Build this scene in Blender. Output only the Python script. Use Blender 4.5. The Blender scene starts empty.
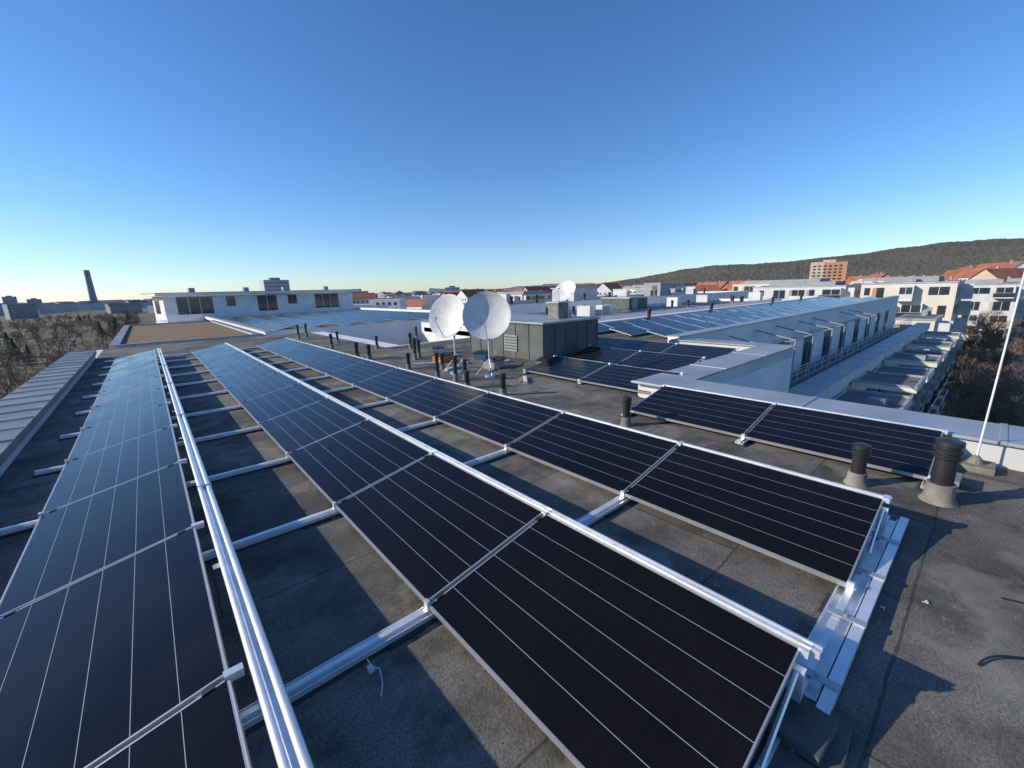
import bpy, math, random
from mathutils import Vector, Matrix, noise
random.seed(7)
R=math.radians
scene=bpy.context.scene
scene.view_settings.view_transform='Standard'; scene.view_settings.look='None'; scene.view_settings.exposure=0
# ---------------------------------------------------------------- materials
def newmat(name):
    m=bpy.data.materials.new(name); m.use_nodes=True
    nt=m.node_tree; b=nt.nodes['Principled BSDF']; return m,nt,b
def mat(name,c,rough=.7,metal=0,var=.15,scale=3,bump=.0,bscale=40,spec=.5,var2=None):
    m,nt,b=newmat(name); N=nt.nodes; L=nt.links
    tc=N.new('ShaderNodeTexCoord'); n=N.new('ShaderNodeTexNoise'); n.inputs['Scale'].default_value=scale; n.inputs['Detail'].default_value=6
    L.new(tc.outputs['Object'],n.inputs['Vector'])
    cr=N.new('ShaderNodeValToRGB'); cr.color_ramp.elements[0].position=.3; cr.color_ramp.elements[1].position=.7
    lo=[x*(1-var) for x in c]; hi=[min(1,x*(1+var)) for x in c] if var2 is None else var2
    cr.color_ramp.elements[0].color=(*lo,1); cr.color_ramp.elements[1].color=(*hi,1)
    L.new(n.outputs['Fac'],cr.inputs['Fac']); L.new(cr.outputs['Color'],b.inputs['Base Color'])
    b.inputs['Roughness'].default_value=rough; b.inputs['Metallic'].default_value=metal
    b.inputs['Specular IOR Level'].default_value=spec
    if bump>0:
        n2=N.new('ShaderNodeTexNoise'); n2.inputs['Scale'].default_value=bscale; n2.inputs['Detail'].default_value=4
        L.new(tc.outputs['Object'],n2.inputs['Vector'])
        bp=N.new('ShaderNodeBump'); bp.inputs['Strength'].default_value=bump; bp.inputs['Distance'].default_value=.01
        L.new(n2.outputs['Fac'],bp.inputs['Height']); L.new(bp.outputs['Normal'],b.inputs['Normal'])
    return m
M={}
M['alu']=mat('aluminium',(.86,.86,.86),.36,.55,.1,8,.06,60)
M['alu_dull']=mat('aluminium_weathered',(.5,.51,.53),.5,.6,.15,5)
M['frame']=mat('panel_frame',(.56,.56,.57),.38,.65,.08,6)
M['black']=mat('black_plastic',(.02,.02,.021),.45,0,.2,6)
M['dark']=mat('dark_rubber',(.03,.03,.03),.8)
M['concrete']=mat('concrete',(.20,.185,.16),.9,0,.35,6,.4,60)
M['concrete_dark']=mat('darker_concrete',(.10,.092,.08),.9,0,.35,6,.4,60)  # darker tone of concrete, for row-end ballast and part of the grit
M['white']=mat('white_render',(.72,.71,.69),.85,0,.1,.9,.1,30)
M['cream']=mat('cream_render',(.64,.59,.50),.85,0,.1,.4)
M['white2']=mat('white_render_grey',(.58,.58,.57),.85,0,.14,.7)
M['capm']=mat('sheet_metal_cap',(.36,.375,.395),.45,.3,.2,1.2)
M['capd']=mat('weathered_sheet_metal_cap',(.24,.24,.235),.5,.2,.3,1.6)
M['clad']=mat('dark_cladding',(.09,.10,.092),.7,0,.3,2)
M['dish']=mat('dish_paint',(.66,.65,.63),.55,0,.12,5)
M['glass']=mat('window_glass',(.03,.04,.05),.1,0,.3,.2,spec=.8)
M['red']=mat('red_roof_tiles',(.33,.12,.065),.85,0,.3,.3)
M['orange']=mat('orange_facade',(.50,.24,.14),.85,0,.1,.2)
M['beige']=mat('beige_facade',(.5,.42,.32),.85,0,.12,.2)
M['greyf']=mat('grey_facade',(.3,.31,.33),.85,0,.15,.2)
M['flatroof']=mat('flat_roof_felt',(.17,.16,.15),.9,0,.35,.5)
M['bark']=mat('bark',(.15,.11,.08),.95,0,.25,3)
M['twig']=mat('twigs',(.21,.15,.10),.95,0,.3,1)
M['needle']=mat('conifer_needles',(.045,.065,.03),.95,0,.4,2)
M['sedum']=mat('sedum',(.33,.14,.05),.95,0,.3,.6,1,9,var2=(.20,.17,.08))
M['asphalt']=mat('asphalt',(.055,.055,.057),.9,0,.2,1)
M['haze1']=mat('hazed_wall',(.48,.48,.50),.9,0,.15,.02)  # far walls: aerial haze painted in as a paler, bluish base colour
M['haze2']=mat('hazed_roof',(.32,.20,.17),.9,0,.2,.02)  # far roofs: red greyed down, haze put into the colour
M['haze3']=mat('hazed_dark',(.28,.29,.32),.9,0,.15,.02)  # far dark parts lifted towards blue-grey, haze put into the colour
M['wood']=mat('timber',(.30,.2,.11),.8,0,.2,3)
M['orangep']=mat('orange_plastic',(.6,.2,.05),.5,0,.1,3)
M['bluep']=mat('blue_plastic',(.06,.14,.3),.5,0,.1,3)

def mmf(N,L):
    def mm(op,a,b=0.0):
        n=N.new('ShaderNodeMath'); n.operation=op
        for i,v in enumerate((a,b)):
            if isinstance(v,(int,float)): n.inputs[i].default_value=v
            else: L.new(v,n.inputs[i])
        return n.outputs[0]
    return mm
def roofmat():
    m,nt,b=newmat('bitumen_roofing'); N=nt.nodes; L=nt.links; mm=mmf(N,L)
    tc=N.new('ShaderNodeTexCoord'); sep=N.new('ShaderNodeSeparateXYZ'); L.new(tc.outputs['Object'],sep.inputs[0])
    def noi(s,d=6,r=.6):
        n=N.new('ShaderNodeTexNoise'); n.inputs['Scale'].default_value=s; n.inputs['Detail'].default_value=d; n.inputs['Roughness'].default_value=r
        L.new(tc.outputs['Object'],n.inputs['Vector']); return n
    def ramp(src,*els):
        c=N.new('ShaderNodeValToRGB'); e=c.color_ramp.elements
        for i,(p_,v) in enumerate(els):
            col=(v,v,v,1) if isinstance(v,(int,float)) else (*v,1)
            if i<2: e[i].position=p_; e[i].color=col
            else: x=e.new(p_); x.color=col
        L.new(src,c.inputs['Fac']); return c.outputs[0]
    def mix(fac,a,c2,typ='MIX'):
        n=N.new('ShaderNodeMixRGB'); n.blend_type=typ
        for i,v in enumerate((fac,a,c2)):
            if isinstance(v,(int,float)): n.inputs[i].default_value=v
            elif isinstance(v,tuple): n.inputs[i].default_value=(*v,1)
            else: L.new(v,n.inputs[i])
        return n.outputs[0]
    a=noi(.55,8,.65); base=ramp(a.outputs['Fac'],(.36,(.088,.080,.068)),(.64,(.225,.206,.175)))
    g=noi(70,3,.7); gc=ramp(g.outputs['Fac'],(.32,.5),(.72,1.5))
    wob=noi(1.2,3); w=mm('MULTIPLY',wob.outputs['Fac'],.06)
    yy=mm('ADD',mm('ADD',sep.outputs[1],w),.37); xx=mm('ADD',sep.outputs[0],w)
    fr=mm('FRACT',yy); row=mm('FLOOR',mm('ADD',yy,.5))
    xs=mm('ADD',mm('DIVIDE',xx,4.3),mm('MULTIPLY',row,.37)); col=mm('FLOOR',mm('ADD',xs,.5))
    cmb=N.new('ShaderNodeCombineXYZ'); L.new(row,cmb.inputs[0]); L.new(col,cmb.inputs[1])
    wn=N.new('ShaderNodeTexWhiteNoise'); L.new(cmb.outputs[0],wn.inputs['Vector'])
    tone=ramp(wn.outputs['Value'],(0,.72),(1,1.2))
    c=mix(1,base,gc,'MULTIPLY'); c=mix(1,c,tone,'MULTIPLY')
    mo=noi(1.6,9,.72); c=mix(ramp(mo.outputs['Fac'],(.48,0.0),(.62,.8)),c,(.056,.053,.038))
    st=noi(.9,5,.55); c=mix(ramp(st.outputs['Fac'],(.53,0.0),(.575,.5),(.66,.08)),c,(.29,.265,.22))
    sp=noi(6,6,.75); c=mix(ramp(sp.outputs['Fac'],(.60,0.0),(.70,.55)),c,(.30,.275,.23))
    d=mm('ABSOLUTE',mm('SUBTRACT',fr,.5)); seam=mm('LESS_THAN',d,.008)
    dx=mm('ABSOLUTE',mm('SUBTRACT',mm('FRACT',xs),.5)); sx=mm('LESS_THAN',dx,.0022)
    c=mix(mm('MULTIPLY',mm('MAXIMUM',seam,sx),mm('MULTIPLY',mo.outputs['Fac'],1.3)),c,(.03,.03,.027))
    L.new(c,b.inputs['Base Color']); b.inputs['Roughness'].default_value=.85; b.inputs['Specular IOR Level'].default_value=.35
    h=mm('ADD',mm('MULTIPLY',fr,.5),mm('MULTIPLY',g.outputs['Fac'],.45)); h=mm('ADD',h,mm('MULTIPLY',wob.outputs['Fac'],2.0))
    bp=N.new('ShaderNodeBump'); bp.inputs['Strength'].default_value=.8; bp.inputs['Distance'].default_value=.012; L.new(h,bp.inputs['Height']); L.new(bp.outputs[0],b.inputs['Normal'])
    return m
M['roof']=roofmat()

def panelmat():
    m,nt,b=newmat('solar_glass'); N=nt.nodes; L=nt.links; mm=mmf(N,L)
    tc=N.new('ShaderNodeTexCoord'); sep=N.new('ShaderNodeSeparateXYZ'); L.new(tc.outputs['Object'],sep.inputs[0])
    def line(s,pitch,w,off=0):
        q=mm('ADD',mm('DIVIDE',s,pitch),.5+off); return mm('LESS_THAN',mm('ABSOLUTE',mm('SUBTRACT',mm('FRACT',q),.5)),w/pitch/2)
    lx=line(sep.outputs[0],.182,.003)
    ly=line(sep.outputs[1],.091,.0016)
    lb=line(sep.outputs[0],.0182,.0011,.5)
    fac=mm('MAXIMUM',mm('MULTIPLY',lx,.9),mm('MAXIMUM',mm('MULTIPLY',ly,.02),mm('MULTIPLY',lb,.015)))
    mx=N.new('ShaderNodeMixRGB'); L.new(fac,mx.inputs[0]); mx.inputs[1].default_value=(.004,.0032,.0042,1); mx.inputs[2].default_value=(.42,.43,.46,1)
    n=N.new('ShaderNodeTexNoise'); n.inputs['Scale'].default_value=2.0; n.inputs['Detail'].default_value=6
    oi=N.new('ShaderNodeObjectInfo'); va=N.new('ShaderNodeVectorMath'); va.operation='ADD'; L.new(tc.outputs['Object'],va.inputs[0]); L.new(oi.outputs['Location'],va.inputs[1]); L.new(va.outputs[0],n.inputs['Vector'])
    cr=N.new('ShaderNodeMapRange'); cr.inputs['From Min'].default_value=.3; cr.inputs['From Max'].default_value=.75; cr.inputs['To Min'].default_value=.12; cr.inputs['To Max'].default_value=.26
    L.new(n.outputs['Fac'],cr.inputs['Value']); L.new(cr.outputs[0],b.inputs['Roughness'])
    dm=N.new('ShaderNodeMixRGB'); L.new(mm('MULTIPLY',n.outputs['Fac'],.02),dm.inputs[0]); L.new(mx.outputs[0],dm.inputs[1]); dm.inputs[2].default_value=(.35,.3,.25,1)
    L.new(dm.outputs[0],b.inputs['Base Color']); b.inputs['Specular IOR Level'].default_value=.22
    return m
M['pv']=panelmat()

# ---------------------------------------------------------------- mesh builder
class MB:
    def __init__(s): s.v=[];s.f=[];s.m=[];s.mats=[]
    def mi(s,k):
        if k not in s.mats: s.mats.append(k)
        return s.mats.index(k)
    def box(s,x0,x1,y0,y1,z0,z1,k,T=None):
        b=len(s.v); P=[(x0,y0,z0),(x1,y0,z0),(x1,y1,z0),(x0,y1,z0),(x0,y0,z1),(x1,y0,z1),(x1,y1,z1),(x0,y1,z1)]
        if T is not None: P=[tuple(T@Vector(p)) for p in P]
        s.v+=P
        i=s.mi(k)
        for q in ((0,3,2,1),(4,5,6,7),(0,1,5,4),(1,2,6,5),(2,3,7,6),(3,0,4,7)): s.f.append(tuple(b+j for j in q)); s.m.append(i)
    def poly(s,P,k):
        b=len(s.v); s.v+=[tuple(p) for p in P]; s.f.append(tuple(range(b,b+len(P)))); s.m.append(s.mi(k))
    def cyl(s,p0,p1,r0,r1,n,k,caps=True):
        p0=Vector(p0);p1=Vector(p1);d=(p1-p0)
        if d.length<1e-6: return
        z=d.normalized(); x=z.orthogonal().normalized(); y=z.cross(x); b=len(s.v); i=s.mi(k)
        for p,r in ((p0,r0),(p1,r1)):
            for j in range(n):
                a=2*math.pi*j/n; s.v.append(tuple(p+x*math.cos(a)*r+y*math.sin(a)*r))
        for j in range(n): s.f.append((b+j,b+(j+1)%n,b+n+(j+1)%n,b+n+j)); s.m.append(i)
        if caps:
            s.f.append(tuple(b+j for j in reversed(range(n)))); s.m.append(i)
            s.f.append(tuple(b+n+j for j in range(n))); s.m.append(i)
    def lathe(s,prof,c,n,k,T=None):
        b=len(s.v); i=s.mi(k)
        for (r,z) in prof:
            for j in range(n):
                a=2*math.pi*j/n; p=Vector((r*math.cos(a),r*math.sin(a),z))
                if T is not None: p=T@p
                s.v.append(tuple(Vector(c)+p))
        for q in range(len(prof)-1):
            for j in range(n): s.f.append((b+q*n+j,b+q*n+(j+1)%n,b+(q+1)*n+(j+1)%n,b+(q+1)*n+j)); s.m.append(i)
    def tube(s,pts,r,n,k):
        for a,b in zip(pts[:-1],pts[1:]): s.cyl(a,b,r,r,n,k,True)
    def mesh(s,name):
        me=bpy.data.meshes.new(name); me.from_pydata(s.v,[],s.f)
        for k in s.mats: me.materials.append(M[k])
        me.polygons.foreach_set('material_index',s.m); me.update(); return me
    def obj(s,name,parent=None,loc=(0,0,0),smooth=False,bevel=0):
        me=s.mesh(name)
        if smooth:
            me.polygons.foreach_set('use_smooth',[True]*len(me.polygons))
        o=bpy.data.objects.new(name,me); scene.collection.objects.link(o); o.location=loc
        if parent: o.parent=parent
        if smooth:
            try: me.set_sharp_from_angle(angle=R(40))
            except Exception: pass
        if bevel:
            md=o.modifiers.new('bevel','BEVEL'); md.width=bevel; md.segments=2; md.limit_method='ANGLE'
        return o
def empty(name,loc=(0,0,0)):
    o=bpy.data.objects.new(name,None); scene.collection.objects.link(o); o.location=loc; return o
def inst(name,me,loc,rot=(0,0,0),sc=1,parent=None):
    o=bpy.data.objects.new(name,me); scene.collection.objects.link(o); o.location=loc; o.rotation_euler=rot
    o.scale=(sc,sc,sc) if isinstance(sc,(int,float)) else sc
    if parent: o.parent=parent
    return o
def bear(az,d): return d*math.sin(R(az)),d*math.cos(R(az))

# ---------------------------------------------------------------- camera
f=417;p=R(12.76);yaw=R(40.59);roll=R(1.62);H=2.081
R0=Vector((math.cos(yaw),-math.sin(yaw),0)); F=Vector((math.sin(yaw)*math.cos(p),math.cos(yaw)*math.cos(p),-math.sin(p))); U0=R0.cross(F)
Rr=R0*math.cos(roll)-U0*math.sin(roll); U=R0*math.sin(roll)+U0*math.cos(roll)
cam=bpy.data.cameras.new('camera'); co=bpy.data.objects.new('camera',cam); scene.collection.objects.link(co)
mt=Matrix((Rr,U,-F)).transposed().to_4x4(); mt.translation=Vector((0,0,H)); co.matrix_world=mt
cam.sensor_width=36; cam.lens=f/1024*36; cam.clip_end=60000; cam.clip_start=.05
scene.camera=co
# ---------------------------------------------------------------- light
SB=-55.0; SE=23.0
w=bpy.data.worlds.new('World'); scene.world=w; w.use_nodes=True; nt=w.node_tree
sky=nt.nodes.new('ShaderNodeTexSky'); sky.sky_type='NISHITA'; sky.sun_disc=False; sky.sun_elevation=R(SE); sky.sun_rotation=R(SB)
sky.air_density=1.0; sky.dust_density=.2; sky.ozone_density=3.4; sky.altitude=300
bg=nt.nodes['Background']; bg.inputs['Strength'].default_value=.145
mu=nt.nodes.new('ShaderNodeMixRGB'); mu.blend_type='MULTIPLY'; mu.inputs[0].default_value=1; mu.inputs[2].default_value=(.91,1.01,1.2,1)
hs=nt.nodes.new('ShaderNodeHueSaturation'); hs.inputs['Saturation'].default_value=1.1
nt.links.new(sky.outputs[0],mu.inputs[1]); nt.links.new(mu.outputs[0],hs.inputs['Color']); nt.links.new(hs.outputs[0],bg.inputs['Color'])
sd=bpy.data.lights.new('sun','SUN'); sd.energy=5.0; sd.angle=R(.5); sd.color=(1,.90,.76)
so=bpy.data.objects.new('sun',sd); scene.collection.objects.link(so)
sv=Vector((math.sin(R(SB))*math.cos(R(SE)),math.cos(R(SB))*math.cos(R(SE)),math.sin(R(SE))))
so.rotation_euler=sv.to_track_quat('Z','Y').to_euler()

# ---------------------------------------------------------------- main building + roof
def block(name,x0,x1,y0,y1,top=0.0,par=.3,sides='NSEW',pw=.35,base=-15,wall='white',roofm='roof',cap='capm'):
    b=MB()
    b.box(x0,x1,y0,y1,base,top-.02,wall)
    b.poly([(x0,y0,top),(x1,y0,top),(x1,y1,top),(x0,y1,top)],roofm)
    for s in sides:
        if s=='W': q=(x0,x0+pw,y0,y1)
        if s=='E': q=(x1-pw,x1,y0,y1)
        if s=='S': q=(x0,x1,y0,y0+pw)
        if s=='N': q=(x0,x1,y1-pw,y1)
        e={'W':0,'E':0,'S':.003,'N':.003}[s]
        b.box(q[0]-e,q[1]+e,q[2]-e,q[3]+e,top-.3,top+par-.03+e,wall)
        b.box(q[0]-.03-e,q[1]+.03+e,q[2]-.03-e,q[3]+.03+e,top+par-.03+e,top+par+e,cap)
    return b.obj(name)
b=MB()
b.box(-2.35,7.7,-8,26,-15,-.03,'white')
b.box(7.703,13.8,3.7,16,-15,-.03,'white')
b.obj('apartment_building')
b=MB(); b.poly([(-1.68,-8,0),(6.9,-8,0),(6.9,4.4,0),(13.2,4.4,0),(13.2,15.6,0),(6.9,15.6,0),(6.9,26,0),(-1.68,26,0)],'roof'); b.obj('bitumen_roof')
b=MB()
b.box(-2.33,-1.70,-8,22,-.3,.24,'white2')
y=-8
while y<22:
    dz=random.uniform(-.004,.004)
    b.box(-2.39,-1.64,y+.004,y+.746,.242+dz,.28+dz,'capd')
    b.box(-2.38,-1.65,y+.735,y+.765,.276,.305,'alu_dull')
    y+=.75
b.box(-1.66,-1.645,-8,22,.15,.242,'capd')
b.obj('parapet_wall',bevel=.004)
b=MB()
b.box(6.93,7.67,-8,3.72,-.3,.26,'white2'); b.box(7.0,13.77,3.723,4.4,-.3,.262,'white2')
def capseg(x0,x1,y0,y1,axis):
    L=(y1-y0) if axis=='Y' else (x1-x0); n=max(1,round(L/2.0)); s=L/n
    for i in range(n):
        dz=random.uniform(-.003,.003)
        if axis=='Y': b.box(x0,x1,y0+i*s+.003,y0+(i+1)*s-.003,.264+dz,.30+dz,'capm'); b.box(x0-.004,x1+.004,y0+i*s-.03,y0+i*s+.03,.27,.31,'capm')
        else: b.box(x0+i*s+.003,x0+(i+1)*s-.003,y0,y1,.264+dz,.30+dz,'capm'); b.box(x0+i*s-.03,x0+i*s+.03,y0-.004,y1+.004,.27,.31,'capm')
capseg(6.86,7.74,-8,3.64,'Y'); capseg(6.86,13.85,3.645,4.45,'X')
b.box(13.2,13.8,4.45,7.2,-.3,.262,'white2'); b.box(13.15,13.86,4.46,7.1,.265,.303,'capm')
b.obj('parapet_wall',bevel=.004)

# ---------------------------------------------------------------- solar panels
S=1.78; Y0=.38; PW=1.116; TL=math.atan2(.221,1.094)
def panel_mesh():
    b=MB(); x=PW/2; y=.876; fw=.009
    b.box(-x+fw,x-fw,-y+fw,y-fw,-.008,-.0015,'pv')
    b.box(-x,-x+fw,-y,y,-.035,0,'frame'); b.box(x-fw,x,-y,y,-.035,0,'frame')
    b.box(-x+fw,x-fw,-y,-y+fw,-.035,0,'frame'); b.box(-x+fw,x-fw,y-fw,y,-.035,0,'frame')
    b.box(-x+fw,x-fw,-y+fw,y-fw,-.0105,-.0085,'black')
    b.box(-.06,.06,-.05,.05,-.03,-.011,'black')
    for cx in (-.47,.47): b.box(cx-.025,cx+.025,y-.012,y+.02,.0005,.005,'black')
    return b.mesh('solar_panel')
PM=panel_mesh()
def put_panel(xl,yc,zl=.10,parent=None):
    return inst('solar_panel',PM,(xl+PW/2*math.cos(TL),yc,zl+PW/2*math.sin(TL)),(R(random.uniform(-.2,.2)),-TL+R(random.uniform(-.3,.3)),R(random.uniform(-.07,.07))),1,parent)
XL=[-1.081,1.07,3.242]
for xl in XL:
    k0=-1 if xl<0 else 0
    for k in range(k0,11): put_panel(xl,Y0+S*(k+.5))
for k in range(2): put_panel(5.73,Y0-.17+S*(k+.5))
for xl,ys in ((6.95,(4.95,6.73)),(9.1,(5.5,7.28)),(11.1,(5.5,7.28,9.06))):
    for yc in ys: put_panel(xl,yc)

def cross_rail(b,x0,x1,y,w=.05):
    b.box(x0,x1,y-w,y+w,.018,.024,'alu'); b.box(x0,x1,y-w,y-w+.006,.024,.05,'alu'); b.box(x0,x1,y+w-.006,y+w,.024,.05,'alu')
    b.box(x0,x1,y-.018,y+.018,.024,.062,'alu')
    x=x0+.1
    while x<x1: b.box(x-.12,x+.12,y-w-.03,y+w+.03,.001,.017,'dark'); x+=1.08
def support(b,xl,y):
    xh=xl+1.094
    b.box(xl+.01,xl+.07,y-.03,y+.03,.062,.085,'alu'); b.box(xl-.012,xl+.012,y-.02,y+.02,.05,.125,'alu')
    b.box(xh-.10,xh-.055,y-.03,y+.03,.062,.27,'alu')
    b.cyl((xh-.10,y,.26),(xh-.5,y,.06),.012,.012,6,'alu')
    T=Matrix.Translation((xh+.01,y,.322)) 
    b.box(-.03,.05,-.022,.022,-.03,.012,'alu',T)
b=MB()
for k in range(0,12):
    y=Y0+S*k
    cross_rail(b,-1.33+random.uniform(-.05,.03),4.62,y,.05 if k else .07)
    for xl in XL: support(b,xl,y)
cross_rail(b,-1.35,.3,Y0-S); support(b,XL[0],Y0-S)
b.box(2.0,4.65,Y0-.135,Y0-.08,.02,.07,'alu')
for x in (2.3,2.9,3.5,4.1): b.box(x,x+.05,Y0-.14,Y0+.05,.071,.078,'alu_dull'); b.cyl((x+.025,Y0-.04,.078),(x+.025,Y0-.04,.09),.009,.009,6,'alu_dull')
b.obj('mounting_rail')
b=MB()
for k in range(3):
    y=Y0-.17+S*k; cross_rail(b,5.6,6.88,y); support(b,5.73,y)
b.obj('mounting_rail')
b=MB()
for y in (4.06,5.84,7.62):
    cross_rail(b,6.95,8.3,y); support(b,6.95,y)
for y in (4.61,6.39,8.17):
    cross_rail(b,8.7,12.4,y); support(b,9.1,y); support(b,11.1,y)
b.obj('mounting_rail')
yend=Y0+S*11+.05
def long_rail(name,x,z,y0,y1,w,dbl=False):
    b=MB()
    if dbl:
        b.cyl((x,y0,z),(x,y1,z),.021,.021,10,'alu'); b.cyl((x+.062,y0,z-.004),(x+.062,y1,z-.004),.021,.021,10,'alu')
        b.box(x-.01,x+.075,y0,y1,z-.03,z-.012,'alu')
        b.box(x-.012,x-.006,y0,y1,z-.12,z-.03,'alu')
        y=y0+1.1
        while y<y1: b.box(x-.024,x+.088,y-.004,y+.004,z-.03,z+.024,'alu_dull'); y+=3.3
    else:
        b.box(x-w/2,x+w/2,y0,y1,z-.035,z-.008,'alu'); b.box(x-w/2,x-w/2+.012,y0,y1,z-.008,z+.008,'alu'); b.box(x+w/2-.012,x+w/2,y0,y1,z-.008,z+.008,'alu')
    y=y0+.9
    while y<y1:
        b.box(x-w/2-.01,x+w/2+.01,y-.03,y+.03,z-.04,z-.036,'alu_dull'); y+=S
    return b.obj(name,smooth=dbl)
long_rail('aluminium_rail',.115,.335,Y0-S-1.6,yend,.1,True)
long_rail('aluminium_rail',1.07+1.094+.034,.333,Y0-.06,yend,.05)
long_rail('aluminium_rail',3.242+1.094+.022,.325,Y0-.03,yend,.028)
long_rail('aluminium_rail',5.73+1.094+.02,.325,Y0-.2,Y0-.17+2*S,.026)
b=MB()
def paver(x,y,z,a,sx=.4,sy=.2,h=.055,m='concrete'):
    T=Matrix.Translation((x,y,z))@Matrix.Rotation(R(a),4,'Z'); b.box(-sx/2,sx/2,-sy/2,sy/2,0,h,m,T)
paver(2.02,Y0-.08,.002,4,.34,.30,.05,'concrete_dark'); paver(1.98,Y0-.05,.054,-3,.26,.24,.045,'concrete_dark'); paver(1.72,Y0-.03,.002,2,.24,.3,.05,'concrete_dark')
b.obj('ballast_block',bevel=.006)
for (x,y) in ((5.9,.1),(6.6,2.0),(7.9,4.1)):
    b=MB(); paver(x,y,.063,random.uniform(-4,4),.3,.2); b.obj('ballast_block',bevel=.006)

# ---------------------------------------------------------------- vents
def vent(name,x,y,h,r,z=0):
    b=MB()
    b.lathe([(r*1.75,.0),(r*1.65,.015),(r*1.4,.04),(r*1.33,.22*h),(r*1.28,.3*h),(r*1.02,.3*h)],(x,y,z),20,'concrete')
    b.lathe([(r,.28*h),(r,.72*h)],(x,y,z),20,'black')
    b.lathe([(r,.70*h),(r*1.25,.72*h),(r*1.25,.76*h),(r*1.1,.77*h),(r*1.1,.80*h),(r*1.3,.81*h),(r*1.3,.85*h),(r*1.1,.86*h),(r*1.1,.9*h),(r*1.28,.91*h),(r*1.25,.98*h),(0.001,h)],(x,y,z),20,'black')
    return b.obj(name,smooth=True)
vent('vent_pipe',5.32,.72,.44,.062)
vent('vent_pipe',5.42,.12,.62,.08)
vent('vent_pipe',5.28,3.5,.46,.055)
vent('vent_pipe',5.2,6.35,.46,.055)
vent('vent_pipe',5.28,8.2,.62,.045); vent('vent_pipe',5.12,8.75,.66,.045); vent('vent_pipe',5.55,8.2,.5,.045)
vent('vent_pipe',5.2,13.1,.5,.06); vent('vent_pipe',5.0,13.6,.55,.06)
for (x,y,h) in ((5.3,17,.6),(6.2,19,.5),(9,17.0,.6),(5.5,22.5,.7),(6.0,23,.7),(6.5,15.5,.5),(7.4,14.5,.6),(5.05,7.4,.4),(5.9,9.8,.45),(6.2,11.9,.7),(6.45,12.1,.6),(5.3,10.6,.45),(12.2,12.6,.8),(12.6,11.2,.6),(12.7,9.9,.7)): vent('vent_pipe',x,y,h,.05)

# ---------------------------------------------------------------- shaft box + chimney
b=MB()
x0,x1,y0,y1=8.5,11.0,8.5,12.1
b.box(x0,x1,y0,y1,0,1.08,'clad')
n=6
for i in range(n+1):
    yy=y0+(y1-y0)*i/n; b.box(x0-.02,x0,yy-.015,yy+.015,.02,1.06,'clad')
for i in range(6):
    xx=x0+(x1-x0)*i/5; b.box(xx-.015,xx+.015,y0-.02,y0,.02,1.06,'clad')
b.box(x0-.07,x1+.07,y0-.07,y1+.07,1.083,1.14,'capm')
b.box(x0-.035,x0-.022,9.6,10.2,.2,.7,'greyf')
for i in range(5): b.box(x0-.045,x0-.035,9.63,10.17,.25+i*.09,.30+i*.09,'clad')
b.obj('roof_access_shaft')
b=MB(); b.box(9.8,10.25,9.1,9.55,1.14,1.62,'concrete'); b.box(9.75,10.3,9.05,9.6,1.62,1.67,'capm'); b.obj('chimney')

def dish(name,x,y,z,d,az,el,mast=0.0,ground=0):
    b=MB(); n=40; r=d/2; dep=d*.13
    dirv=Vector((math.sin(R(az))*math.cos(R(el)),math.cos(R(az))*math.cos(R(el)),math.sin(R(el))))
    T=dirv.to_track_quat('Z','Y').to_matrix()
    prof=[(.001,0)]+[(r*t/8,dep*(t/8)**2) for t in range(1,9)]+[(r+.012,dep+.004),(r+.012,dep-.012),(r-.01,dep-.012)]+[(r*t/8,dep*(t/8)**2-.012) for t in range(7,0,-1)]+[(.001,-.012)]
    c=Vector((x,y,z)); b.lathe(prof,c,n,'dish',T)
    lo=c+(T@Vector((0,-r*.98,dep))); lo2=c+(T@Vector((0,-r*.3,d*.55)))
    b.cyl(lo,lo2,.010,.009,8,'alu_dull'); b.cyl(lo2,lo2-(T@Vector((0,-.03,.09))),.022,.028,10,'alu_dull')
    back=c-dirv*.13
    b.cyl(c-dirv*.02,back,.06,.05,12,'alu_dull'); 
    b.cyl((back.x,back.y,back.z+.12),(back.x,back.y,ground),.028,.028,12,'alu_dull')
    b.cyl((back.x,back.y,ground+.05),(back.x,back.y,ground),.16,.16,16,'alu_dull')
    for a in (0,120,240):
        b.cyl((back.x,back.y,ground+.45),(back.x+.38*math.cos(R(a)),back.y+.38*math.sin(R(a)),ground+.02),.012,.012,6,'alu_dull')
    return b.obj(name,smooth=True)
dish('satellite_dish',6.10,7.95,1.47,1.12,224,16)
dish('satellite_dish',5.70,8.95,1.45,1.08,250,16)
dish('satellite_dish',10.35,9.3,1.92,.8,262,38,ground=1.14)

b=MB()
b.cyl((6.66,-.07,.05),(6.70,-.11,2.4),.010,.008,10,'white'); b.box(6.52,6.82,-.22,.07,.001,.07,'concrete'); b.lathe([(.07,.07),(.05,.12),(.018,.16)],(6.66,-.07,0),12,'concrete')
b.obj('antenna_pole')

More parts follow.
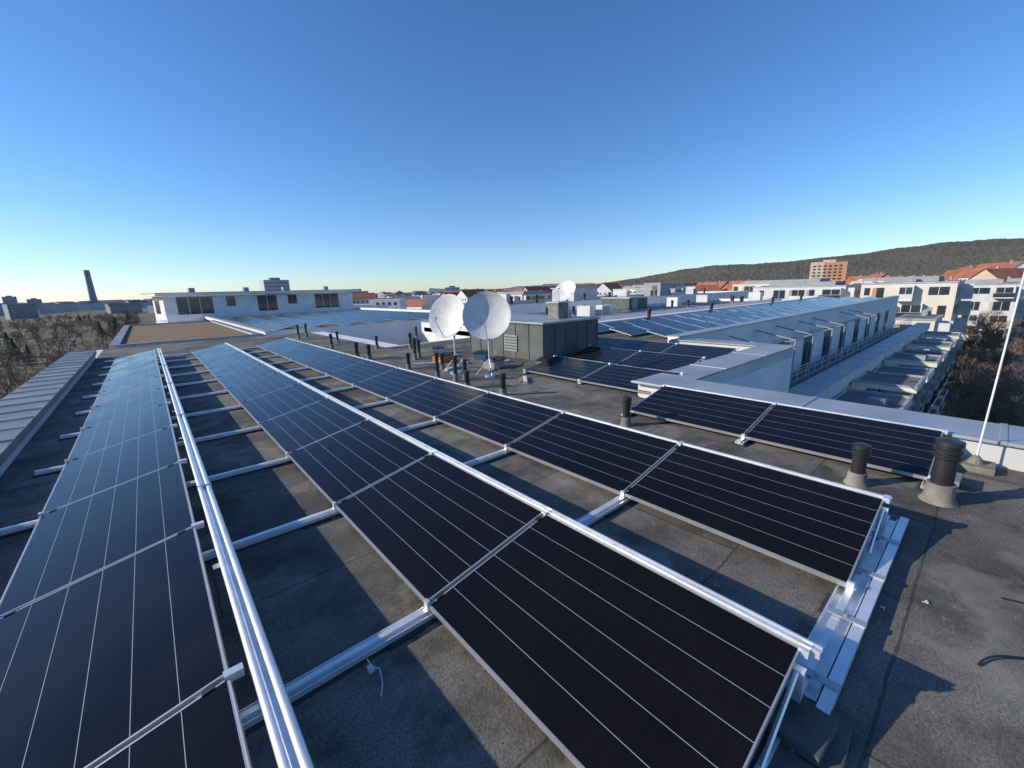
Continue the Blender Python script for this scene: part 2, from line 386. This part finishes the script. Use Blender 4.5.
# ---------------------------------------------------------------- long wing with terraces
WY=7.2
b=MB()
b.box(13.803,60,WY,14,-15,-.03,'white'); b.poly([(13.81,WY,0),(60,WY,0),(60,14,0),(13.81,14,0)],'roof')
b.box(13.87,60,WY-.02,WY+.40,-.03,.30,'white'); b.box(13.87,60.05,WY-.08,WY+.45,.30,.335,'capm')
b.box(13.87,60,13.5,14,-.03,.3,'white')
for x in range(14,60,3): b.box(x,x+.012,WY-.085,WY+.455,.30,.34,'greyf')
x=16
while x<58:
    b.box(x,x+1.5,WY-.03,WY+.01,-2.9,-1.0,'glass'); b.box(x-.06,x+1.56,WY-.045,WY-.01,-1.0,-.93,'greyf'); b.box(x+.72,x+.78,WY-.05,WY-.03,-2.9,-1.0,'greyf'); x+=4.2
b.box(13.81,60,4.55,WY-.03,-15,-3.03,'white'); b.box(13.81,60,4.55,WY-.03,-3.03,-3.0,'concrete')
b.box(13.81,60,4.45,5.35,-3.0,-2.45,'white2'); b.box(13.80,60.02,4.4,5.4,-2.45,-2.4,'capm')
for x in range(16,60,3): b.box(x,x+.04,4.395,5.405,-2.45,-2.39,'greyf')
b.obj('terrace_wing')
b=MB()
x=14.2
while x<60:
    b.cyl((x,5.8,-3),(x,5.8,-1.85),.02,.02,6,'alu_dull'); x+=1.4
for z in (-1.85,-2.15,-2.45,-2.75): b.cyl((14.2,5.8,z),(60,5.8,z),.014,.014,6,'alu_dull')
b.obj('terrace_railing')
for x in (15.5,21,27,36):
    b=MB()
    for xx in (x,x+2.6):
        b.cyl((xx,WY,-.05),(xx,5.6,-.4),.03,.03,8,'greyf'); b.cyl((xx,WY,-.8),(xx,5.6,-.4),.02,.02,8,'greyf'); b.cyl((xx,5.6,-.4),(xx,5.6,-3),.03,.03,8,'greyf')
    b.cyl((x,5.6,-.4),(x+2.6,5.6,-.4),.03,.03,8,'greyf')
    b.obj('awning_frame')
b=MB()
x=18;i=0;B0=2.1;B1=4.42
while x<56:
    w_=3.2
    for z in (-6.5,-9.4,-12.3):
        b.box(x,x+w_,B0,B1,z-.2,z,'cream'); b.box(x,x+.12,B0,B1,z,z+1.0,'cream'); b.box(x+w_-.12,x+w_,B0,B1,z,z+1.0,'cream')
        b.box(x+.12,x+w_-.12,B0,B0+.04,z,z+1.0,'glass'); b.box(x+.12,x+w_-.12,B0-.01,B0+.05,z+1.0,z+1.05,'alu_dull')
        b.box(x+.12,x+w_-.12,B1-.02,B1+.025,z+.0,z+2.2,'glass')
    zt=-3.0-(.25 if i%2 else 0)
    b.box(x-.1,x+w_+.1,B0-.1,B1,zt-.22,zt,'cream'); b.box(x+.08,x+w_-.08,B0+.08,B1-.1,zt,zt+.012,'flatroof')
    for q in ((x-.1,x+w_+.1,B0-.1,B0),(x-.1,x,B0,B1),(x+w_,x+w_+.1,B0,B1)): b.box(q[0],q[1],q[2],q[3],zt,zt+.1,'capm')
    b.box(x,x+.1,B0,B0+.1,zt-3.2,zt-.22,'greyf'); b.box(x+w_-.1,x+w_,B0,B0+.1,zt-3.2,zt-.22,'greyf')
    if i%3==1: b.box(x+.4,x+.9,B0+.5,B0+1.1,zt+.012,zt+.35,'greyf')
    x+=4.4;i+=1
b.obj('balcony_stack')

arr=empty('solar_panel_array')
def hrow(x0,n,y):
    for i in range(n):
        o=inst('panel',PM,(x0+S*(i+.5),y,.22),(R(random.uniform(-.3,.3)),-TL+R(random.uniform(-.4,.4)),R(90)),1,arr)
hrow(15,24,8.6); hrow(15,24,10.4); hrow(15,24,12.2)

# ---------------------------------------------------------------- more roofs beyond
block('apartment_building',-1.5,4.6,26.1,47,0.0,.10,'WENS',.3,roofm='sedum',wall='white2',cap='capd')
block('apartment_building',4.9,24,27,62,-.15,.3,'WENS',.3)
arr2=empty('solar_panel_array')
for xl in (6.0,8.2,10.4,12.6,14.8,17,19.2):
    for k in range(12):
        o=put_panel(xl,31+S*k,-.05,arr2); o.name='panel'
block('apartment_building',14.2,60,18,26,-.25,.35,'WENS',.35)
for k in range(11):
    for xl in (17,19.2,21.4,30,32.2,34.4,36.6,44,46.2):
        if k<3: o=put_panel(xl,19.8+S*k,-.12,arr2); o.name='panel'
for (x,y) in ((16,19),(26,21),(28,23),(40,20),(42,23),(26,22.5),(55,22),(24,23.5),(38.8,21),(50,19),(51,19.2),(53,21)): vent('vent_pipe',x,y,.9,.11,-.25)
for (x,y) in ((30,13.3),(42,13.3),(50,13.3),(22,13.3)): vent('vent_pipe',x,y,.8,.1)
block('apartment_building',28,95,34,46,.15,.35,'WENS',.35)
for (x,y) in ((35,36),(39,40),(45,37),(52,38),(60,36),(63,37),(70,38.5),(31,36),(32,37),(57,39),(74,36),(80,37)): vent('vent_pipe',x,y,1.2,.15,.15)
b=MB(); b.box(44,49,38,42,.1,2.0,'white2'); b.box(43.8,49.2,37.8,42.2,2.0,2.15,'capm'); b.box(43.97,44,39,40,.4,1.9,'glass'); b.obj('roof_plant_room')
b=MB(); b.box(33,36,22,25,-.3,1.0,'clad'); b.box(32.9,36.1,21.9,25.1,1.0,1.1,'capm'); b.box(33.5,34.3,21.97,22,-.25,.95,'greyf'); b.obj('roof_access_shaft')
b=MB(); b.box(66,69,38,41,.1,2.4,'greyf'); b.box(65.9,69.1,37.9,41.1,2.4,2.5,'capm'); b.box(65.97,66,38.6,39.5,.2,2.1,'clad'); b.obj('roof_plant_room')
def acunit(x,y,z,a,s=1):
    b=MB(); T=Matrix.Translation((x,y,z))@Matrix.Rotation(R(a),4,'Z')@Matrix.Scale(s,4)
    b.box(-.5,.5,-.25,.25,.12,.85,'white2',T); b.box(-.45,-.38,-.2,.2,0,.12,'greyf',T); b.box(.38,.45,-.2,.2,0,.12,'greyf',T)
    for i in range(6): b.box(-.44,.2,-.262,-.25,.2+i*.1,.24+i*.1,'black',T)
    b.obj('air_conditioning_unit')
for (x,y,z,a,s) in ((24.5,20,-.25,90,1.2),(26,19.5,-.25,0,1.2),(41,22,-.25,80,1.3),(49.5,23,-.25,90,1.3),(57,20,-.25,85,1.4),(36,43,.15,90,1.6),(54,37,.15,90,1.6),(77,38,.15,90,1.8),(22.5,29,-.15,60,1.2),(12.6,14.6,0,70,1),(11.9,15,0,80,.8)): acunit(x,y,z,a,s)

def penthouse(name,c,ang,L,D,h):
    b=MB(); T=Matrix.Translation(c)@Matrix.Rotation(R(ang),4,'Z')
    b.box(0,L,0,D,-15,h-.35,'white',T)
    b.box(-.8,L+.8,-.9,D+.8,h-.3,h,'white',T); b.box(-.85,L+.85,-.95,D+.85,h,h+.06,'capm',T)
    x=1.2;i=0
    while x<L-2:
        ww=[3.6,1.0,2.4,1.2][i%4]
        b.box(x,x+ww,-.03,.05,.25 if i%2==0 else 1.0,2.25,'glass',T); 
        m=x+1.1
        while m<x+ww-.3: b.box(m,m+.08,-.06,-.03,.25,2.25,'white2',T); m+=1.15
        x+=ww+[1.5,2.6][i%2];i+=1
    b.box(-.03,.05,2,4,.4,2.2,'glass',T)
    b.box(-1,L+3,-5,-.0,-15,-.25,'white2',T); b.box(-1,L+3,-5,-4.7,-.25,.35,'white',T)
    for q in (3,9,14,20): b.box(q,q+.6,1.5,2.1,h+.06,h+.6,'greyf',T)
    return b.obj(name)
penthouse('penthouse_building',(1.7,63,0),10,23.6,5,2.75)

# ---------------------------------------------------------------- apartments on the right
def flats(name,x0,x1,y0,y1,top,fl=3.0,acc='orange',wall='cream'):
    b=MB(); base=-15
    b.box(x0,x1,y0,y1,base,top,wall); b.box(x0-.1,x1+.1,y0-.1,y1+.1,top,top+.25,'capm'); b.poly([(x0+.3,y0+.3,top+.26),(x1-.3,y0+.3,top+.26),(x1-.3,y1-.3,top+.26),(x0+.3,y1-.3,top+.26)],'flatroof')
    z=top-fl+.5
    r=random.Random(int(x0*7+y0*3))
    while z>base+.5:
        for face in 'WS':
            lo,hi=(y0,y1) if face=='W' else (x0,x1)
            a=lo+.8
            while a<hi-1.2:
                ww=r.choice([1.0,1.6,2.4,3.2]); ww=min(ww,hi-a-.5); k=r.random()
                hh=r.choice([1.3,1.9,1.9])
                def bx(a0,a1,o0,o1,z0,z1,m):
                    if face=='W': b.box(x0-o1,x0-o0,a0,a1,z0,z1,m)
                    else: b.box(a0,a1,y0-o1,y0-o0,z0,z1,m)
                bx(a,a+ww,-.05,.03,z+1.9-hh,z+1.9,'glass')
                if ww>1.5: bx(a+ww/2-.04,a+ww/2+.04,.03,.06,z+1.9-hh,z+1.9,'white2')
                if k<.3: bx(a+ww+.05,a+ww+.6,-.05,.04,z+1.9-hh,z+1.9,acc)
                if k>.5 and ww>1.5:
                    bx(a-.3,a+ww+.3,.0,1.5,z-.35,z-.15,'white'); bx(a-.3,a+ww+.3,1.44,1.5,z-.15,z+.75,'glass' if r.random()<.7 else 'white2')
                    bx(a-.3,a+ww+.3,1.42,1.52,z+.75,z+.81,'alu_dull')
                    bx(a-.3,a-.22,.0,1.44,z-.15,z+2.2,'white2')
                a+=ww+r.choice([.9,1.4,2.0])
        z-=fl
    if (x1-x0)>12: b.box(x0+3,x1-4,y0+2.5,y1-2.5,top+.27,top+1.1,'greyf')
    for q in range(3):
        cx=r.uniform(x0+1,x1-1); cy=r.uniform(y0+1,y1-1); b.box(cx,cx+.5,cy,cy+.5,top+.25,top+r.uniform(.9,1.6),'greyf')
    return b.obj(name)
flats('apartment_block',98,114,5,17,1.2)
flats('apartment_block',80,90,5.5,9.5,-3.6)
flats('apartment_block',112,128,22,40,.8,wall='white2',acc='greyf')
flats('apartment_block',140,158,-2,12,.2,acc='beige',wall='white2')
flats('apartment_block',170,190,-14,2,.2,wall='beige')
flats('apartment_block',150,168,34,60,1.6,acc='beige')
flats('apartment_block',190,215,14,36,1.5)
flats('apartment_block',230,250,-35,-10,.5,acc='beige')
flats('apartment_block',95,112,50,66,0.1,wall='beige')
flats('apartment_block',125,140,70,90,1.0)
flats('apartment_block',160,185,90,110,1.4)
flats('apartment_block',100,120,110,130,.2,wall='white2')
flats('apartment_block',200,225,60,80,1.4)

def house(name,x,y,w,d,eave,ridge,ang,wall='beige',base=-15,roof='red'):
    b=MB(); T=Matrix.Translation((x,y,0))@Matrix.Rotation(R(ang),4,'Z')
    b.box(-w/2,w/2,-d/2,d/2,base,eave,wall,T)
    def tp(*q): return tuple(T@Vector(q))
    e=.5
    A=[(-w/2-e,-d/2-e,eave-.2),(w/2+e,-d/2-e,eave-.2),(w/2+e,0,ridge),(-w/2-e,0,ridge),(-w/2-e,d/2+e,eave-.2),(w/2+e,d/2+e,eave-.2)]
    b.poly([tp(*A[0]),tp(*A[1]),tp(*A[2]),tp(*A[3])],roof); b.poly([tp(*A[3]),tp(*A[2]),tp(*A[5]),tp(*A[4])],roof)
    for sx in (-w/2,w/2): b.poly([tp(sx,-d/2,eave),tp(sx,d/2,eave),tp(sx,0,ridge-.15)],wall)
    z=eave-2.2
    while z>base+.5:
        a=-w/2+1.2
        while a<w/2-1.5:
            b.box(a,a+1.1,-d/2-.03,-d/2+.05,z,z+1.4,'glass',T); b.box(a,a+1.1,d/2-.05,d/2+.03,z,z+1.4,'glass',T); a+=2.7
        a=-d/2+1.2
        while a<d/2-1.5:
            b.box(-w/2-.03,-w/2+.05,a,a+1.1,z,z+1.4,'glass',T); a+=2.7
        z-=2.9
    b.box(w*.2,w*.2+.6,-.9,-.3,ridge-1.5,ridge+.9,'red',T); b.box(-w*.3,-w*.3+.6,.3,.9,ridge-1.5,ridge+.7,'greyf',T)
    return b.obj(name)
rr=random.Random(3)
for u_,d_ in ((455,330),(475,300),(498,280),(520,310),(545,290),(567,330),(590,310),(612,280),(640,340),(665,300),(690,350),(715,320),(745,300),(775,340),(800,300),(870,330),(900,380),(940,300),(968,330),(1000,260),(1020,230),(990,300),(880,260)):
    az=40.6+math.degrees(math.atan((u_-512)/427)); x,y=bear(az,d_)
    top=rr.uniform(-.5,4.0)+(2.5 if u_>960 else 0); house('red_roof_house',x,y,rr.uniform(20,34),12,top-4.5,top+.8,rr.choice([0,90,20,-30,60])+rr.uniform(-8,8),rr.choice(['beige','white2','orange','white']))
x,y=bear(77.2,520)
b=MB(); T=Matrix.Translation((x,y,0))@Matrix.Rotation(R(-78),4,'Z')
b.box(-14,14,-9,9,-15,19,'orange',T); b.box(-14.2,-3,-9.3,9.2,-15,19.6,'beige',T); b.box(-5,5,-4,4,19,21.5,'beige',T)
for zz in range(-12,18,3):
    for a in range(-12,12,4): b.box(a,a+2.2,-9.45,-9.0,zz,zz+1.5,'glass',T)
b.obj('apartment_tower')
def tower(name,az,d,w,top,m,ang=0):
    x,y=bear(az,d); b=MB(); T=Matrix.Translation((x,y,0))@Matrix.Rotation(R(-az+ang),4,'Z')
    b.box(-w/2,w/2,-w/3,w/3,-15,top,m,T); b.box(-w/5,w/5,-w/6,w/6,top,top+w*.1,'haze3',T)
    z=top-4
    while z>-10:
        b.box(-w*.46,w*.46,-w/3-.3,-w/3+.1,z,z+1.6,'haze3',T); z-=4
    return b.obj(name)
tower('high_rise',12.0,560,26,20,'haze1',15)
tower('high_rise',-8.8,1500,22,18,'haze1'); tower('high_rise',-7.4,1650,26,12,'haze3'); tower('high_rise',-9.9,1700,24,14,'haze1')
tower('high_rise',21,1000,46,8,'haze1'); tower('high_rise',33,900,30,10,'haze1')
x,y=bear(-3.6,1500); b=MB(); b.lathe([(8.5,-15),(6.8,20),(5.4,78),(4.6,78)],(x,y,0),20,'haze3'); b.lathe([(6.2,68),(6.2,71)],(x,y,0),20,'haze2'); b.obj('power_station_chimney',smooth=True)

def town(name,az0,az1,d0,d1,n,seed,hmin=6,hmax=15,mats=('haze1','haze1','haze3'),roofp=.6,rm='haze2'):
    r=random.Random(seed); b=MB()
    for i in range(n):
        az=r.uniform(az0,az1); d=d0+(d1-d0)*r.random()**.8; x,y=bear(az,d); w=r.uniform(10,32)*(1+d/3000); l=r.uniform(9,16)*(1+d/3000); h=r.uniform(hmin,hmax); a=r.uniform(0,180)
        T=Matrix.Translation((x,y,-15))@Matrix.Rotation(R(a),4,'Z'); m=r.choice(mats)
        b.box(-w/2,w/2,-l/2,l/2,0,h,m,T)
        if r.random()<roofp:
            e=.6; q=[T@Vector(v) for v in ((-w/2-e,-l/2-e,h),(w/2+e,-l/2-e,h),(w/2+e,0,h+4),(-w/2-e,0,h+4),(-w/2-e,l/2+e,h),(w/2+e,l/2+e,h))]
            b.poly([q[0],q[1],q[2],q[3]],rm); b.poly([q[3],q[2],q[5],q[4]],rm); b.poly([q[0],q[3],q[4]],m); b.poly([q[1],q[5],q[2]],m)
        if d<900:
            for zz in range(2,int(h)-1,3):
                for aa in range(int(-w/2)+1,int(w/2)-1,3):
                    b.box(aa,aa+1.3,-l/2-.06,-l/2+.05,zz,zz+1.5,'glass',T); b.box(aa,aa+1.3,l/2-.05,l/2+.06,zz,zz+1.5,'glass',T)
    return b.obj(name)
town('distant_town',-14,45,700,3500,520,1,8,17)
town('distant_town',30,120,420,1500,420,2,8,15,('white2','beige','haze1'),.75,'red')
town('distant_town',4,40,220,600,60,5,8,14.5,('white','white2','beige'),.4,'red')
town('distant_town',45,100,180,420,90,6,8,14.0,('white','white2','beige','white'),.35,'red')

# ---------------------------------------------------------------- terrain
m,nt,bs=newmat('ground_soil'); N=nt.nodes; L=nt.links
tc=N.new('ShaderNodeTexCoord'); n=N.new('ShaderNodeTexNoise'); n.inputs['Scale'].default_value=.03; n.inputs['Detail'].default_value=10; n.inputs['Roughness'].default_value=.7; L.new(tc.outputs['Object'],n.inputs['Vector'])
cr=N.new('ShaderNodeValToRGB'); e=cr.color_ramp.elements; e[0].position=.38; e[0].color=(.085,.065,.042,1); e[1].position=.62; e[1].color=(.075,.085,.035,1); x=cr.color_ramp.elements.new(.5); x.color=(.15,.115,.075,1)
L.new(n.outputs['Fac'],cr.inputs[0]); L.new(cr.outputs[0],bs.inputs['Base Color']); bs.inputs['Roughness'].default_value=.95
M['soil']=m
b=MB(); b.poly([(-30000,-30000,-15),(30000,-30000,-15),(30000,30000,-15),(-30000,30000,-15)],'soil'); b.obj('ground')
b=MB()
b.box(60,320,-12,-5,-14.99,-14.985,'asphalt')
for x in range(62,318,6): b.box(x,x+3,-8.6,-8.45,-14.98,-14.976,'white')
b.obj('road')
b=MB(); b.box(60,320,-5,-2.8,-14.99,-14.87,'concrete'); b.box(60,320,-14.2,-12,-14.99,-14.87,'concrete'); b.obj('pavement')
b=MB(); b.box(25,59.9,-14,2.2,-14.99,-14.96,'concrete'); b.box(30,58,-12,-1,-14.959,-14.93,'soil'); b.obj('courtyard')

M['forest']=mat('forest_canopy',(.16,.115,.08),.95,0,.35,.006,var2=(.11,.112,.075))
def ridge(az):
    pts=[(48,0),(55,25),(61,55),(66,86),(72,100),(78,112),(85,126),(92,134),(100,140),(115,135),(135,110),(150,60),(160,0)]
    for (a,h),(a2,h2) in zip(pts[:-1],pts[1:]):
        if a<=az<=a2:
            t=(az-a)/(a2-a); return h+(h2-h)*t
    return 0
def hill(name,az0,az1,d0,d1,hf,na,nr,k,cano=5):
    vs=[];fs=[]
    for j in range(nr+1):
        t=j/nr; d=d0+(d1-d0)*t
        for i in range(na+1):
            az=az0+(az1-az0)*i/na; x,y=bear(az,d)
            s=math.sin(min(1,t*1.25)*math.pi/2)**1.6
            z=-15+(hf(az)+17)*s
            z+=noise.noise(Vector((x*.002,y*.002,0)))*24*s+noise.noise(Vector((x*.008,y*.008,3)))*9*s
            z+=(noise.noise(Vector((x*.06,y*.06,7)))*cano+noise.noise(Vector((x*.15,y*.15,9)))*cano*.6)*min(1,s*3)
            if j==nr: z=-40
            vs.append((x,y,z))
    for j in range(nr):
        for i in range(na):
            a=j*(na+1)+i; fs.append((a,a+1,a+na+2,a+na+1))
    me=bpy.data.meshes.new(name); me.from_pydata(vs,[],fs); me.materials.append(M[k]); me.update()
    o=bpy.data.objects.new(name,me); scene.collection.objects.link(o); return o
hill('hill',48,150,1500,2900,ridge,1100,70,'forest',3.4)
M['farforest']=mat('hazed_forest_canopy',(.19,.20,.22),.95,0,.2,.01)  # blue-grey canopy: distance haze painted into the forest colour
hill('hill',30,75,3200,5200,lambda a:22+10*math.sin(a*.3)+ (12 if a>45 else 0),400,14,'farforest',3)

# ---------------------------------------------------------------- bare trees
def tree_mesh(seed,H=11,lev=6):
    r=random.Random(seed); b=MB()
    def br(p,d,l,rad,n):
        q=p+d*l; b.cyl(p,q,rad,rad*.7,5 if n>3 else 3,'bark' if n>2 else 'twig',False)
        if n==0: return
        k=3 if n>1 else 4
        for i in range(k):
            a=r.uniform(0,6.283); t=r.uniform(.35,.75)
            o=d.orthogonal().normalized(); o=Matrix.Rotation(a,3,d)@o
            nd=(d*(1-t*.45)+o*t+Vector((0,0,.12))).normalized()
            br(p+d*l*r.uniform(.6,1),nd,l*r.uniform(.62,.82),rad*.62,n-1)
    br(Vector((0,0,0)),Vector((r.uniform(-.06,.06),r.uniform(-.06,.06),1)).normalized(),H*.27,H*.017,lev)
    return b.mesh('bare_tree')
TM=[tree_mesh(i,11,6) for i in range(4)]
def conifer_mesh(seed):
    r=random.Random(seed); b=MB(); b.cyl((0,0,0),(0,0,11),.2,.03,6,'bark',False)
    for i in range(900):
        z=r.uniform(1.2,11); rad=(11.2-z)*.27*(.6+.5*r.random()); a=r.uniform(0,6.283)
        c=Vector((math.cos(a)*rad,math.sin(a)*rad,z)); o=Vector((math.cos(a),math.sin(a),-.35)); s=r.uniform(.2,.5); t=Vector((-math.sin(a),math.cos(a),r.uniform(-.4,.4)))
        b.poly([c-o*s,c+t*s*.5,c+o*s,c-t*s*.5],'needle')
    return b.mesh('conifer')
CM=[conifer_mesh(i) for i in range(2)]
def tree(name,x,y,s,parent=None):
    return inst(name,random.choice(TM),(x,y,-15),(0,0,random.uniform(0,6.28)),(s*random.uniform(.9,1.2),s*random.uniform(.9,1.2),s),parent)
belt=empty('bare_tree_belt')
for i in range(560):
    y=28+random.random()**1.25*560; x=-5-random.random()**1.3*(12+y*.42)
    tree('tree',x,y,random.uniform(.45,.95),belt)
for i in range(26):
    y=60+random.random()*400; x=-8-random.random()*(12+y*.3)
    inst('tree',random.choice(CM),(x,y,-15),(0,0,i),random.uniform(.5,.9),belt)
belt=empty('bare_tree_belt')
for i in range(80):
    x=random.uniform(48,135); y=random.choice([random.uniform(-3,3),random.uniform(-26,-14)]); 
    tree('tree',x,y,random.uniform(.5,.9),belt)
for (x,y,s) in ((66,-1.5,.8),(74,1.5,.85),(58,-2,.7)): tree('bare_tree',x,y,s)
for (x,y,s) in ((94,20,1.25),(130,16,1.35),(105,45,1.3),(88,30,1.2)): inst('conifer_tree',random.choice(CM),(x,y,-15),(0,0,x),s)
belt=empty('bare_tree_belt')
for i in range(240):
    az=random.uniform(30,98); d=random.uniform(120,700); x,y=bear(az,d); 
    if random.random()<.12: inst('tree',random.choice(CM),(x,y,-15),(0,0,i),random.uniform(1,1.45),belt)
    else: tree('tree',x,y,random.uniform(.9,1.4),belt)
b=MB(); b.cyl((72,-4.2,-14.9),(72,-4.2,-7.5),.09,.06,10,'alu_dull'); b.cyl((72,-4.2,-7.5),(72,-5.4,-7.2),.05,.04,8,'alu_dull'); b.box(71.85,72.15,-6.1,-5.3,-7.28,-7.15,'greyf'); b.obj('street_lamp')

# ---------------------------------------------------------------- clutter on roof
def cable(pts,r=.008,k='black'):
    b=MB(); b.tube(pts,r,6,k); b.obj('cable')
cable([(3.12+.35*t,-.21-.3*t+.05*math.sin(t*4),.010+.012*math.sin(t*3.1)) for t in [i/24 for i in range(25)]],.006)
cable([(3.95+.2*t,-.29-.35*t-.05*math.sin(t*5),.010) for t in [i/20 for i in range(21)]],.006)
for xl in XL:
    cable([(xl+.95+.05*math.sin(t*1.7+xl),Y0+t,.07+.05*math.sin(t*3.53)**2) for t in [i*.2 for i in range(95)]],.006)
cable([(5.0+.12*math.sin(t*2.2),8.5+t,.012) for t in [i*.15 for i in range(40)]],.01)
cable([(6.1+1.9*t,8.1+.8*t+.2*math.sin(t*6),.012) for t in [i/24 for i in range(25)]],.01)
b=MB(); b.tube([(.62,2.05,.07),(.63,2.02,.03),(.66,1.98,.03),(.64,1.9,.012),(.6,1.83,.012)],.004,6,'white2'); b.box(.605,.635,1.99,2.03,.02,.045,'white2'); b.obj('cable_tie')
for (x,y,a) in ((6.1,9.6,20),(6.9,10.2,70),(5.9,10.8,-30),(7.3,11.5,10),(6.4,7.0,50),(7.6,9.3,0)):
    b=MB(); T=Matrix.Translation((x,y,0))@Matrix.Rotation(R(a),4,'Z'); b.box(-.3,.3,-.04,.04,.001,.06,'white',T); b.box(-.2,.25,.06,.12,.001,.04,'wood',T); b.obj('timber_offcut')
for (x,y,a,k) in ((7.0,8.9,15,'greyf'),(7.4,12.5,60,'white2'),(8.0,7.9,30,'greyf'),(6.6,10.9,10,'orangep'),(7.7,10.4,40,'bluep')):
    b=MB(); T=Matrix.Translation((x,y,0))@Matrix.Rotation(R(a),4,'Z'); b.box(-.25,.25,-.18,.18,.001,.20,k,T); b.box(-.27,.27,-.2,.2,.20,.23,'black',T); b.box(-.08,.08,-.015,.015,.23,.26,'black',T); b.obj('equipment_box')
for (x,y,a) in ((3.55,.02,20),(5.0,-.5,60),(3.3,.2,100)):
    b=MB(); T=Matrix.Translation((x,y,0))@Matrix.Rotation(R(a),4,'Z'); b.box(0,.025,0,.012,.001,.01,'white2',T); b.box(.005,.01,.012,.03,.001,.006,'white2',T); b.obj('packing_scrap')
b=MB(); rg=random.Random(11)
for i in range(2600):
    x=rg.uniform(-1.4,6.8); y=rg.uniform(-2.5,9)*(1 if rg.random()<.5 else .5); s=rg.uniform(.002,.006)
    q=[Vector((x+s*math.cos(a)*rg.uniform(.7,1.3),y+s*math.sin(a)*rg.uniform(.7,1.3),.001)) for a in (0,2.1,4.2)]; t=Vector((x,y,.001+s)); k='concrete' if rg.random()<.5 else 'concrete_dark'
    b.poly([q[0],q[1],t],k); b.poly([q[1],q[2],t],k); b.poly([q[2],q[0],t],k)
b.obj('grit')
